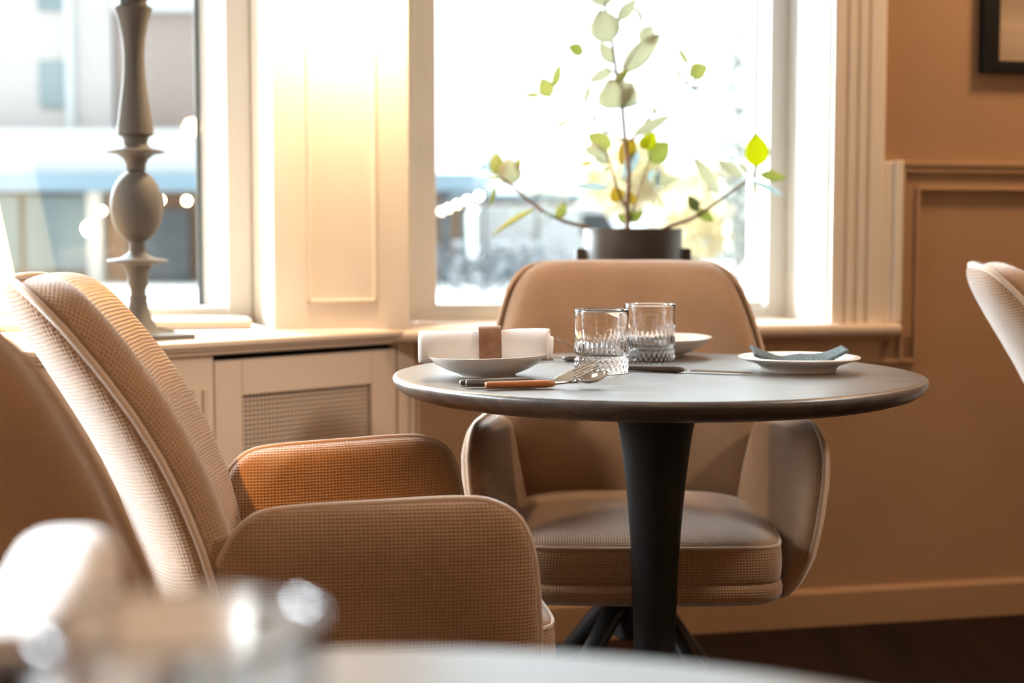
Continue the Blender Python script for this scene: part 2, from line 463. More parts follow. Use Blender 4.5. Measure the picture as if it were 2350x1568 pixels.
b = MB(Q); b.box(.166, .654, D0 + .03, D0 + .045, .60, .717); rcb(b, 'vent_slot', SLOT)
b = MB(Q); b.box(.232, .582, D0 + .024, D0 + .028, .06, .635); rcb(b, 'shade_backing', SLOT)  # black sheet put in as the shade behind the grille holes
# door: rails and stiles round the grille
b = MB(Q)
for a, c, e, g in ((.170, .236, .05, .704), (.578, .650, .05, .704), (.236, .578, .629, .704), (.236, .578, .05, .30)):
    b.box(a, c, D0 + .001, D0 + .02, e, g)
door = rcb(b, 'door', JOIN, bevel=.002)
# grille of square holes
b = MB(Q); nx, nz = 35, 33; gw, gh = (.578 - .236) / nx, (.629 - .30) / nz; bar = .0035
for i in range(nx + 1): x = .236 + gw * i; b.box(x - bar / 2, x + bar / 2, D0 + .010, D0 + .0125, .30, .629)
for j in range(nz + 1): z = .30 + gh * j; b.box(.236, .578, D0 + .0105, D0 + .0130, z - bar / 2, z + bar / 2)
g = b.build('grille', JOIN, door); g.matrix_parent_inverse = Matrix.Identity(4)
# flutes applied on the two stiles
def flute(q, z1):
    m = MB(Q)
    pr = [(-.006, 0), (-.0052, -.005), (-.003, -.0062), (0, -.0045), (.003, -.0062), (.0052, -.005), (.006, 0)]
    m.prism([(q + a, D0 + d) for a, d in pr], .09, z1)
    return m
for q in (.118, .145, -.02, -.05): rcb(flute(q, .649), 'flute', JOIN)
for q in (.692, .714, .736, .757): rcb(flute(q, .602), 'flute', JOIN)

# ------------------------------------------------------------------ armchairs
def back_center(z):
    return lerp_table([(.36, -.150), (.44, -.172), (.5, -.182), (.55, -.193), (.6, -.207), (.65, -.225), (.7, -.247), (.75, -.274), (.8, -.306), (.85, -.342), (.9, -.383), (.93, -.41)], z)


def back_x(y, z): return back_center(z) + .052 * (abs(y) / .27) ** 2


def back_map(a, b, n):
    d = .004
    t = Vector((back_x(a, b + d) - back_x(a, b - d), 0, 2 * d)); u = Vector((back_x(a + d, b) - back_x(a - d, b), 2 * d, 0))
    nn = u.cross(t).normalized()
    if nn.x < 0: nn = -nn
    p = Vector((back_x(a, b), a, b)) + nn * n
    return (p.x, p.y, p.z)


def pad(outline, fmap, tf, tb, e=5.0, rings=(1, .996, .988, .97, .94, .90, .84, .74, .6, .4, .2), c=None, crease=None):
    m = MB(); n = len(outline)
    c = c or (sum(p[0] for p in outline) / n, sum(p[1] for p in outline) / n)
    vs, uvp = [], []
    def ring(s, T):
        k = len(vs)
        for p in outline:
            q = (c[0] + (p[0] - c[0]) * s, c[1] + (p[1] - c[1]) * s)
            h = T * max(0, 1 - s ** e) ** .5
            r = math.hypot(p[0] - c[0], p[1] - c[1]); A = 0; pr = (0, T)
            for i in range(1, 25):
                u = s * i / 24; nw = (r * u, T * max(0, 1 - u ** e) ** .5); A += math.dist(pr, nw); pr = nw
            f = A / r
            vs.append(fmap(q[0], q[1], h)); uvp.append((c[0] + (p[0] - c[0]) * f, c[1] + (p[1] - c[1]) * f))
        return k
    edge = ring(1, 0); fs = []
    for T in (tf, -tb):
        prev = edge
        for s in rings[1:]:
            k = ring(s, T)
            for i in range(n):
                j = (i + 1) % n; fs.append((prev + i, prev + j, k + j, k + i))
            prev = k
        vs.append(fmap(c[0], c[1], T)); uvp.append(c); o = len(vs) - 1
        for i in range(n): fs.append((prev + i, prev + (i + 1) % n, o))
    m.add(vs, fs, [[uvp[j] for j in f] for f in fs])
    return m


def mirror(pts): return pts + [(-a, b) for a, b in reversed(pts) if abs(a) > 1e-6]


BACK = smooth_loop(mirror([(0, .395), (.10, .395), (.19, .40), (.245, .43), (.268, .49), (.272, .56), (.268, .66), (.258, .74), (.242, .81), (.226, .858), (.204, .888), (.17, .901), (.10, .9045), (0, .9045)]), 120)
ARM = smooth_loop([(.212, .372), (.244, .40), (.250, .46), (.246, .52), (.238, .58), (.222, .622), (.19, .643), (.15, .648), (.05, .645), (-.04, .641), (-.085, .634), (-.112, .612), (-.13, .58), (-.15, .548), (-.178, .515), (-.205, .47), (-.213, .42), (-.19, .375), (-.10, .366), (.08, .366)], 110)


def arm_map(side):
    def f(a, b, n):
        y = lerp_table([(.36, .215), (.375, .225), (.40, .245), (.44, .263), (.5, .276), (.56, .285), (.6, .288), (.65, .284)], b)
        if a < -.09: y -= 1.9 * (-.09 - a) ** 2
        y -= .030 * max(0, min(1, (.22 - a) / .36))
        if n > 0: n *= 1 + .75 * max(0, min(1, (.20 - a) / .25))
        return (a, side * (y - n), b)
    return f


def piping(outline, fmap, r, off=0.0, scale=1.0):
    c = (sum(p[0] for p in outline) / len(outline), sum(p[1] for p in outline) / len(outline))
    return MB().tube([fmap(c[0] + (p[0] - c[0]) * scale, c[1] + (p[1] - c[1]) * scale, off) for p in outline], r, 8, closed=True)


SEATO = smooth_loop([(.300, 0), (.298, .10), (.292, .175), (.274, .210), (.225, .222), (.15, .228), (.05, .230), (-.08, .225), (-.15, .20), (-.175, .12), (-.18, 0), (-.175, -.12), (-.15, -.20), (-.08, -.225), (.05, -.230), (.15, -.228), (.225, -.222), (.274, -.210), (.292, -.175), (.298, -.10)], 110)


def seat_mb(outline, prof):
    """prof: list of (scale, z); flat parts use plan UVs, the side uses perimeter UVs"""
    m = MB(); n = len(outline); c = (.04, 0); per = [0]
    for i in range(n): per.append(per[-1] + math.dist(outline[i], outline[(i + 1) % n]))
    vs = []; fs = []; uv = []
    for (s, z) in prof:
        for p in outline: vs.append((c[0] + (p[0] - c[0]) * s, p[1] * s, z))
    L = 0
    for j in range(len(prof) - 1):
        dl = abs(prof[j + 1][1] - prof[j][1]); flat = abs(prof[j + 1][0] - prof[j][0]) * .25 > dl
        for i in range(n):
            k = (i + 1) % n; f = (j * n + i, j * n + k, (j + 1) * n + k, (j + 1) * n + i); fs.append(f)
            uv.append([(vs[q][0], vs[q][1]) for q in f] if flat else [(per[i], L), (per[i + 1], L), (per[i + 1], L + dl), (per[i], L + dl)])
        L += dl
    for row in (0, len(prof) - 1):
        f = tuple(range(row * n, row * n + n)); fs.append(f); uv.append([(vs[q][0], vs[q][1]) for q in f])
    return m.add(vs, fs, uv)


def make_chair(label, loc, rz):
    t = thing('armchair', label, 'armchair', loc, rz, 'taupe upholstered armchairs')
    seat_mb(SEATO, [(.02, .499), (.3, .498), (.5, .495), (.7, .490), (.85, .483), (.93, .475), (.965, .470), (.982, .465), (.99, .459), (.995, .448), (.997, .43), (.992, .415), (.982, .409), (.95, .407), (.3, .407)]).build('seat', FAB, t, smooth=True)
    sp = MB().tube([(.04 + (p[0] - .04) * .983, p[1] * .983, .4665) for p in SEATO], .0028, 6, closed=True)
    sp.build('seat_piping', FAB2, t, smooth=True)
    seat_mb(SEATO, [(.3, .408), (.97, .408), (.995, .404), (1.003, .396), (.998, .386), (.975, .377), (.92, .370), (.3, .366)]).build('seat_shell', FAB, t, smooth=True)
    bo = [(a * .972, .62 + (b - .62) * .968) for a, b in BACK]
    sh = pad(BACK, back_map, .006, .038, 4).build('back_shell', FAB, t, smooth=True)
    pad(bo, lambda a, b, n: back_map(a, b, n + .004), .055, .002, 14, rings=(1, .997, .99, .98, .965, .945, .91, .85, .75, .6, .4, .2)).build('backrest', FAB, t, smooth=True)
    piping(BACK, back_map, .0048, .003).build('back_piping', FAB2, sh, smooth=True)
    for side in (-1, 1):
        a = pad(ARM, arm_map(side), .030, .017, 9).build('armrest', FAB, t, smooth=True)
        piping(ARM, arm_map(side), .0044, 0).build('arm_piping', FAB2, a, smooth=True)
    MB().lathe([(.032, .245), (.040, .25), (.040, .335), (.036, .345), (.036, .366)], 32).build('hub', BLACKM, t, auto=40)
    for k in range(4):
        a = PI / 4 + PI / 2 * k; ca, sa = math.cos(a), math.sin(a)
        pts = [(.020, .305), (.06, .296), (.20, .150), (.325, .012)]
        MB().tube([(ca * r, sa * r, z) for r, z in pts], [.019, .019, .015, .0115], 12, squash=1.0).build('leg', BLACKM, t, smooth=True)
    return t


chair = make_chair('taupe woven armchair turned side-on at the left of the black table, its seat facing right', (-.263, 1.985, 0), R(11))
dup(chair, (.219, 2.605, 0), R(-90.5), 'taupe armchair facing us behind the black pedestal table, its back against the window sill')
dup(chair, (-.325, .775, 0), R(-46), 'blurred taupe armchair in the near left corner beside the out-of-focus table')
dup(chair, (1.205, 2.60, 0), R(-16), 'taupe armchair cut off by the right edge, its back in front of the brown wall')


# ------------------------------------------------------------------ tables
def table(label, loc, r, m, rz=0):
    t = thing('round_table', label, 'table', loc, rz, 'round pedestal tables')
    top = [(.001, .7135), (r - .11, .7135), (r - .07, .7145), (r - .036, .7185), (r - .016, .7245), (r - .005, .732), (r - .0005, .7395), (r, .745), (r - .002, .7486), (r - .006, .7497), (r - .012, .75), (r * .6, .75), (r * .3, .75), (.001, .75)]
    MB().lathe(top, 128, cap0=True, cap1=True).build('tabletop', m, t, auto=50)
    ped = [(.21, .002), (.21, .012), (.20, .017), (.12, .028), (.06, .06), (.040, .12), (.0335, .22), (.0325, .32), (.034, .40), (.0375, .47), (.0425, .54), (.0485, .60), (.0565, .66), (.065, .69), (.077, .7135)]
    MB().lathe(smooth_loop(ped, 60, False), 64).build('pedestal', BLACK, t, auto=50)
    return t


TX, TY = .222, 2.268
table('dark round pedestal table laid with bowls, tumblers and cutlery', (TX, TY, 0), .404, OAK, R(8))
table('out-of-focus round table along the bottom edge, nearest of the two', (-.06, .352, 0), .398, OAK2)
ZT = .75


# ------------------------------------------------------------------ tableware
def bowl(label, loc, rz, group='white porcelain bowls', tilt=0):
    prof = [(.001, .0045), (.03, .0045), (.036, .0), (.042, .0), (.043, .004), (.060, .011), (.076, .021), (.087, .031), (.0915, .036), (.092, .0375), (.0905, .038), (.084, .033), (.072, .0225), (.055, .0135), (.035, .0085), (.001, .0075)]
    o = MB().lathe(prof, 72, cap0=True, cap1=True, rf=lambda r, z, a: r * (1 + .012 * math.sin(2 * a + .5) * (r / .09))).build('bowl', PORC, auto=60)
    for v in o.data.vertices: v.co.z += .0022 * v.co.x / .09 * (v.co.z / .038)
    o.location = loc; o.rotation_euler = (0, 0, rz); o.scale = (1, 1, .86)
    return tag(o, label, 'bowl', group)


bowl('white porcelain bowl holding the leather-banded napkin at the table edge', (-.037, 2.218, ZT), 0)
bowl('empty white bowl at the far side of the table, behind the right tumbler', (.258, 2.588, ZT), R(30))


def napkin_roll(label, loc, rz, tilt, group='rolled white linen napkins', hh=.027):
    """folded cloth: a flattened spiral with layered open end"""
    m = MB(); N = 44; turns = 2.6; L = .097; th = .0016
    sec = []
    for i in range(N * 2):
        a = 2 * PI * turns * i / (N * 2 - 1); k = .40 + .60 * (i / (N * 2 - 1))
        ca, sa = math.cos(a), math.sin(a); e = .62
        x = .025 * k * math.copysign(abs(ca) ** e, ca); z = hh * k * math.copysign(abs(sa) ** e, sa)
        sec.append((x, z))
    nx = 30; vs = []; fs = []; n = len(sec)
    for j in range(nx + 1):
        u = -1 + 2 * j / nx
        for i, (x, z) in enumerate(sec):
            w = .0007 * math.sin(7 * u + i * .21) + .0003 * math.sin(19 * u + i * .4)
            pin = 1 - .05 * math.exp(-(u / .25) ** 2)
            endx = L * u + .004 * math.sin(i * .13) * (abs(u) ** 8)
            vs.append((endx, (x + w) * pin, (z + w * .6) * pin))
    for j in range(nx):
        for i in range(n - 1):
            fs.append((j * n + i, j * n + i + 1, (j + 1) * n + i + 1, (j + 1) * n + i))
    m.add(vs, fs)
    o = m.build('napkin', LINEN, smooth=True)
    sd = o.modifiers.new('cloth', 'SOLIDIFY'); sd.thickness = .0016; sd.offset = 0
    o.location = loc; o.rotation_euler = (0, tilt, rz)
    return tag(o, label, 'napkin', group)


def ring(label, loc, rz, tilt, hh=.0285):
    m = MB(); n = 56; vs = []; fs = []; e = .62
    ww = .0165
    for (dx, dr) in ((-ww, 0), (ww, 0), (ww, .0022), (-ww, .0022)):
        for i in range(n):
            a = 2 * PI * i / n; ca, sa = math.cos(a), math.sin(a)
            vs.append((dx, (.0262 + dr) * math.copysign(abs(ca) ** e, ca), (hh + dr) * math.copysign(abs(sa) ** e, sa)))
    for j in range(4):
        for i in range(n): fs.append((j * n + i, j * n + (i + 1) % n, ((j + 1) % 4) * n + (i + 1) % n, ((j + 1) % 4) * n + i))
    o = m.add(vs, fs).build('napkin_ring', LEATH, auto=40)
    o.location = loc; o.rotation_euler = (0, tilt, rz)
    return tag(o, label, 'napkin ring')


napkin_roll('rolled white linen napkin lying in the bowl, held by a brown leather band', (-.039, 2.212, ZT + .044), R(2), R(-1.0))
ring('brown leather band round the rolled white napkin in the bowl', (-.033, 2.212, ZT + .0445), R(2), R(-1.0))


def tumbler(name, label, loc, rz):
    N = 272
    def rf(r, z, a):
        if r < .03: return r
        if .0272 <= z <= .071 and r > .0400:
            k = 34; f = abs(math.cos(k * a / 2)); h = .5 + .5 * math.sin(5 * a + 1.3) * math.cos(3 * a)
            top = .054 + .015 * h; w = max(0, min(1, (top - z) / .014))
            return r - .0025 * (1 - f) ** .8 * w
        if .002 < z < .0185 and r > .0400:
            u = a * 15 / PI; v = (z - .002) / .0165 * 1.0
            p, q = (u + v) % 1, (u - v) % 1
            return r - .0030 * (abs(p - .5) + abs(q - .5))
        return r
    outer = [(.001, .0), (.034, 0), (.0405, .0008)] + [(.0422, .0025 + .0155 * i / 12) for i in range(13)] + [(.0415, .0195), (.0392, .0225), (.0388, .0240), (.0400, .0262)]
    outer += [(.0418, .0285 + .0435 * i / 24) for i in range(25)] + [(.0418, .080), (.0420, .0885), (.0417, .0905), (.0411, .0912)]
    inner = [(.0403, .0905), (.0398, .088), (.0392, .070), (.0386, .045), (.0378, .031), (.034, .0265), (.02, .0255), (.001, .0253)]
    o = MB().lathe(outer + inner, N, rf=rf).build(name, GLASS, smooth=True)
    o.location = (loc[0], loc[1], loc[2] + .0004); o.rotation_euler = (0, 0, rz); o.scale = (1, 1, 1.065)
    return tag(o, label, 'glass', 'cut glass tumblers')


tumbler('tumbler', 'cut glass tumbler nearest us, with fork tines resting in front of it', (.137, 2.262, ZT), 0)
tumbler('tumbler', 'cut glass tumbler standing farther back, in front of the empty bowl', (.228, 2.447, ZT), R(17))
bowl('blurred white bowl with a napkin on the out-of-focus near table', (-.200, .615, ZT), R(60))
napkin_roll('blurred rolled white napkin in the bowl on the near table', (-.198, .613, ZT + .044), R(100), 0)
tumbler('tumbler', 'blurred clear tumbler closest to us in the bottom left corner', (-.098, .43, ZT), R(31))


# cutlery lies along local x, handle from 0 to .098, head beyond
def handle(mats, L=.098, w=.0058, h=.0045):
    m = MB(); vs = []; fs = []; n = 16
    st = [(0, .55), (.0015, .82), (.006, .92), (.03, .96), (.06, 1.05), (.085, 1.1), (.094, .9), (L, .55)]
    for (x, k) in st:
        for i in range(n):
            a = 2 * PI * i / n; vs.append((x, w * k * math.copysign(abs(math.cos(a)) ** .7, math.cos(a)), .0048 + h * k * math.copysign(abs(math.sin(a)) ** .7, math.sin(a))))
    for j in range(len(st) - 1):
        for i in range(n): fs.append((j * n + i, j * n + (i + 1) % n, (j + 1) * n + (i + 1) % n, (j + 1) * n + i))
    fs += [tuple(range(n)), tuple(range((len(st) - 1) * n, len(st) * n))]
    return m.add(vs, fs)


def strip(path, th):
    """flat metal of varying half-width: path of (x, half width, z)"""
    m = MB(); vs = []; fs = []
    for (x, w, z) in path:
        vs += [(x, -w, z - th), (x, w, z - th), (x, w, z + th), (x, -w, z + th)]
    for j in range(len(path) - 1):
        for i in range(4): fs.append((j * 4 + i, j * 4 + (i + 1) % 4, (j + 1) * 4 + (i + 1) % 4, (j + 1) * 4 + i))
    k = len(path) - 1
    fs += [(0, 1, 2, 3), (4 * k, 4 * k + 3, 4 * k + 2, 4 * k + 1)]
    return m.add(vs, fs)


def place(t, a, b, za, zb, roll=0):
    """lay a thing from point a towards point b"""
    d = Vector((b[0] - a[0], b[1] - a[1], zb - za))
    t.location = (a[0], a[1], za)
    t.rotation_euler = (roll, -math.atan2(d.z, math.hypot(d.x, d.y)), math.atan2(d.y, d.x))


def spoon(label, hm, group='spoons'):
    t = thing('spoon', label, 'spoon', group=group)
    handle(hm).build('handle', hm, t, smooth=True)
    m = MB(); nu, nv = 14, 14; vs = []; fs = []
    for i in range(nu + 1):
        u = i / nu; x = .128 + .046 * u; w = .0148 * (max(0, 1 - (2 * u - 1) ** 2)) ** .5 * (1 - .12 * u) + .0012
        for j in range(nv + 1):
            v = -1 + 2 * j / nv
            zc = .0035 + .008 * (u - .15) ** 2 * 1.6 + .0045 * v * v - .0045 * math.sin(PI * u) * (1 - v * v)
            vs.append((x, w * v, zc + .004))
    for i in range(nu):
        for j in range(nv): fs.append((i * (nv + 1) + j, (i + 1) * (nv + 1) + j, (i + 1) * (nv + 1) + j + 1, i * (nv + 1) + j + 1))
    m.add(vs, fs)
    o = m.build('spoon_bowl', STEEL, t, smooth=True); sd = o.modifiers.new('metal', 'SOLIDIFY'); sd.thickness = .0012
    strip([(.096, .0035, .005), (.108, .0026, .0055), (.120, .0026, .0072), (.130, .0036, .0080)], .0011).build('neck', STEEL, t, bevel=.0005)
    return t


def fork(label, hm, group='forks'):
    t = thing('fork', label, 'fork', group=group)
    handle(hm).build('handle', hm, t, smooth=True)
    strip([(.096, .0035, .005), (.108, .0027, .0052), (.122, .0032, .0065), (.130, .0075, .0085), (.140, .0100, .0125), (.148, .0105, .017)], .0009).build('neck', STEEL, t, bevel=.0004)
    for k in range(4):
        y = -.0084 + .0056 * k
        m = strip([(.147, .0019, .0165), (.158, .0017, .0235), (.170, .0014, .031), (.181, .0006, .037)], .0008); m.v = [(a, b + y, c) for a, b, c in m.v]
        m.build('tine', STEEL, t)
    return t


def knife(label, hm, group='knives', blade=.105):
    t = thing('knife', label, 'knife', group=group)
    handle(hm).build('handle', hm, t, smooth=True)
    strip([(.096, .0035, .0048), (.104, .0042, .0042), (.110, .0075, .0040), (.14, .0085, .0038), (.175, .0085, .0036), (.098 + blade - .01, .0062, .0034), (.098 + blade, .0008, .0032)], .0007).build('blade', STEEL, t, bevel=.0003)
    return t


place(spoon('steel spoon with an orange wooden handle, in front of the fork', WOODH), (-.037, 2.012), (.14, 2.050), ZT + .002, ZT + .002, R(14))
place(fork('steel fork with a dark wooden handle, tines raised in front of a tumbler', DARKH), (-.064, 2.038), (.115, 2.052), ZT + .003, ZT + .0045, R(38))
place(knife('table knife with a dark wooden handle lying behind the fork', DARKH), (-.073, 2.062), (.11, 2.125), ZT, ZT)
place(knife('table knife pointing at the small plate, right of the tumblers', DARKH), (.172, 2.298), (.378, 2.222), ZT, ZT)
place(spoon('steel spoon half hidden behind the left tumbler, bowl pointing left', DARKH), (.180, 2.445), (.090, 2.470), ZT, ZT)
place(fork('steel fork at the far setting, mostly hidden behind the left tumbler', DARKH), (.255, 2.478), (.078, 2.500), ZT, ZT)

# plate with a foot ring
prof = [(.001, .006), (.05, .006), (.052, 0), (.057, 0), (.0585, .005), (.064, .010), (.085, .0165), (.0925, .0195), (.0945, .021), (.0940, .0225), (.091, .023), (.080, .0195), (.064, .0145), (.056, .0105), (.001, .0100)]
pl = MB().lathe(prof, 96).build('plate', PORC, auto=60); pl.location = (.447, 2.302, ZT)
tag(pl, 'small white side plate with a folded grey napkin, at the right of the table', 'plate')
# folded grey cloth across the plate, rising at both ends
m = MB(); vs = []; fs = []; nx, ny = 40, 8
for i in range(nx + 1):
    u = i / nx; x = -.072 + .142 * u
    z = .0145 + .0135 * max(0, (abs(u - .46) - .14) / .54) ** 1.3 * 2.0 + .0016 * math.sin(14 * u) * (u > .2)
    for j in range(ny + 1):
        v = j / ny; vs.append((x, -.028 + .062 * v + .006 * math.sin(3 * u), z + .010 * v * (1 - .5 * u) + .0012 * math.sin(8 * u + 3 * v)))
for i in range(nx):
    for j in range(ny): fs.append((i * (ny + 1) + j, (i + 1) * (ny + 1) + j, (i + 1) * (ny + 1) + j + 1, i * (ny + 1) + j + 1))
m.add(vs, fs); o = m.build('cloth_napkin', GREYN, smooth=True)
sd = o.modifiers.new('cloth', 'SOLIDIFY'); sd.thickness = .004; sd.offset = 1
o.location = (.447, 2.292, ZT); o.rotation_euler = (0, 0, R(-3))
tag(o, 'folded grey-blue cloth napkin lying across the side plate', 'napkin')

# ------------------------------------------------------------------ candlestick on the ledge
cs = thing('candlestick', 'tall turned grey candlestick with a square foot on the window ledge', 'candlestick', (-.766, 3.035, .748), math.atan2(CU.y, CU.x))
k = 3.05 / 3400
def zz(y): return (782 - y) * k
prof = [(48, 765), (40, 752), (30, 733), (24, 712), (20.5, 694), (20, 691), (22, 688), (21, 684), (17.5, 679), (18, 668), (22.5, 656), (23, 646), (22, 642), (25, 634), (27.5, 624), (34, 613), (66, 605.5), (69, 603), (66, 600.5), (38, 596), (24, 588), (18, 582), (17, 565), (18, 558)]
prof += [(59 * math.sin(a) ** .9 if a else 0, 480 - 80 * math.cos(PI - a)) for a in [PI - (.33 + (PI - .66) * i / 22) for i in range(23)]][0:0]
for i in range(25):
    a = .31 + (PI - .62) * i / 24
    prof.append((59 * math.sin(a), 480 + 84 * math.cos(a)))
prof += [(21.5, 398), (22, 385), (28, 372), (42, 362), (64, 358), (65.5, 355.5), (62, 353), (36, 348), (28, 341), (26.5, 332), (30, 323), (41, 317), (40, 300), (35, 262), (28, 215), (24, 175), (23, 140), (25.5, 105), (33, 65), (42, 38), (42.5, 35), (39, 32), (31, 27), (29.5, 18), (34, 12), (58, 4), (60, 0), (58, -4), (38, -12), (30, -25), (38, -60), (50, -80), (50, -86), (1, -86)]
MB().lathe([(r * k, zz(y)) for r, y in prof], 56).build('stem', STONE, cs, auto=35)
f = MB(); a = 92 * k
f.box(-a, a, -a, a, 0, zz(770))
for j in range(7):
    u0, u1 = j / 7, (j + 1) / 7
    g = lambda u: (92 - 44 * u ** .55) * k
    h = lambda u: zz(770) + (zz(757) - zz(770)) * u ** 1.6
    v = [(sx * g(u), sy * g(u), h(u)) for u in (u0, u1) for sx, sy in ((-1, -1), (1, -1), (1, 1), (-1, 1))]
    f.add(v, [(i, (i + 1) % 4, 4 + (i + 1) % 4, 4 + i) for i in range(4)])
f.build('foot', STONE, cs, auto=30)

# table lamp at the far left of the ledge
lp = thing('table_lamp', 'glowing table lamp with a pale conical shade at the left window, cut by the frame', 'lamp', (-1.165, 3.02, .748))
MB().lathe([(.055, 0), (.055, .012), (.02, .02), (.012, .03), (.012, .16)], 32).build('base', STONE, lp, auto=40)
MB().lathe([(.150, .095), (.149, .095), (.08, .47), (.081, .47)], 48, loop=True).build('lamp_shade', SHADE, lp, auto=40)
lamp('table_lamp_light', 'POINT', (-1.165, 3.02, 1.0), 3, (1, .66, .3), .04)

# wall sconce above the frame on the pier
sc_p = W((.351, -.14, 1.74))
sc = thing('wall_sconce', 'wall lamp glowing down the panelled pier between the windows', 'wall lamp', sc_p)
MB().lathe([(.045, -.06), (.046, -.06), (.046, .12), (.045, .12)], 32, loop=True).build('lamp_shade', BLACKM, sc, auto=40)
b = MB(); b.box(-.012, .012, .04, .135, .0, .05); b.build('bracket', BLACKM, sc).rotation_euler = (0, 0, TH)
MB().ball((0, 0, .01), .022, 8).build('bulb', BULB, sc, smooth=True)
lamp('sconce_light', 'SPOT', (sc_p[0], sc_p[1], 1.66), 34, (1, .72, .42), .05, W((.351, -.02, .7)), spot_size=R(160), spot_blend=1.0)

# ------------------------------------------------------------------ picture on the wall
pf = thing('framed_picture', 'black framed picture of a brown landscape on the caramel wall', 'picture', W((2.2, 0, 1.36)))
pi_ = Matrix.Translation(-Vector(pf.location))
b = MB(W); s0, s1, z0, z1, fw = 1.916, 2.50, 1.358, 1.86, .034
b.box(s0, s0 + .045, -.026, -.002, z0, z1); b.box(s1 - .045, s1, -.026, -.002, z0, z1); b.box(s0 + .045, s1 - .045, -.026, -.002, z0, z0 + .03); b.box(s0 + .045, s1 - .045, -.026, -.002, z1 - .03, z1)
o = b.build('frame', FRAMEB, pf, bevel=.002); o.matrix_parent_inverse = pi_
b = MB(W); b.box(s0 + .044, s1 - .044, -.008, -.002, z0 + .028, z1 - .028); o = b.build('print', PRINT, pf); o.matrix_parent_inverse = pi_

# ------------------------------------------------------------------ potted plant on the sill
PX, PYp = .292, 3.585
pp = thing('potted_plant', 'leafy rubber-type plant in a dark pot on the window sill', 'plant', (PX, PYp, .748))
def pl_p(px, py, dy=0.0):
    """traced positions as metres round the pot"""
    Y = PYp + dy; kx = Y / 3400
    z = .96 - (py - 541) * Y / 3391
    return ((px - 1175) * kx - PX, dy, z - .748)
MB().lathe([(.001, 0), (.095, 0), (.104, .004), (.1175, .15), (.1195, .226), (.1185, .229), (.1145, .229), (.113, .20), (.001, .20)], 72).build('pot', POTM, pp, auto=40)
for sx in (-1, 1):
    b = MB(); b.box(sx * .110 if sx > 0 else -.139, .139 if sx > 0 else -.110, -.022, .022, .143, .182); b.build('handle', POTM, pp, bevel=.004)
MB().lathe([(.001, .207), (.06, .208), (.113, .204), (.113, .199), (.001, .199)], 40).build('soil', SOIL, pp, smooth=True)
st = MB()
branches = [([(1441, 545, 0), (1438, 470, 0), (1442, 400, -.01), (1432, 320, 0), (1425, 245, .01), (1412, 175, 0), (1400, 90, 0), (1385, 20, .01), (1380, -60, .01)], .0042),
            ([(1400, 545, -.02), (1340, 521, -.03), (1290, 507, -.04), (1235, 478, -.05), (1173, 427, -.06), (1150, 405, -.06)], .0034),
            ([(1490, 545, -.02), (1530, 522, -.03), (1590, 500, -.05), (1650, 460, -.07), (1720, 408, -.09), (1736, 384, -.09)], .0036),
            ([(1440, 480, 0), (1424, 455, -.02), (1405, 400, -.04), (1388, 350, -.05)], .0026), ([(1427, 325, 0), (1370, 295, .03), (1330, 265, .05), (1310, 255, .05)], .0024),
            ([(1448, 325, 0), (1490, 272, .02), (1525, 245, .04), (1562, 205, .05), (1578, 180, .05)], .0026), ([(1444, 510, 0), (1465, 440, .02), (1487, 368, .03)], .0022),
            ([(1412, 175, 0), (1370, 150, .03), (1338, 130, .04)], .0015), ([(1425, 172, 0), (1450, 130, -.02), (1468, 105, -.03)], .0018),
            ([(1330, 265, .05), (1290, 240, .06), (1262, 226, .06)], .0022), ([(1415, 60, 0), (1460, 30, .01), (1473, 66, .02)], .0015), ([(1565, 200, .05), (1590, 190, .05), (1618, 162, .06)], .0022)]
for pts, r in branches:
    P = smooth_loop([pl_p(*p) for p in pts], 22, False); st.tube(P, [1.5 * r * (1 - .5 * i / 21) for i in range(22)], 7)
st.build('stem', BARK, pp, smooth=True)
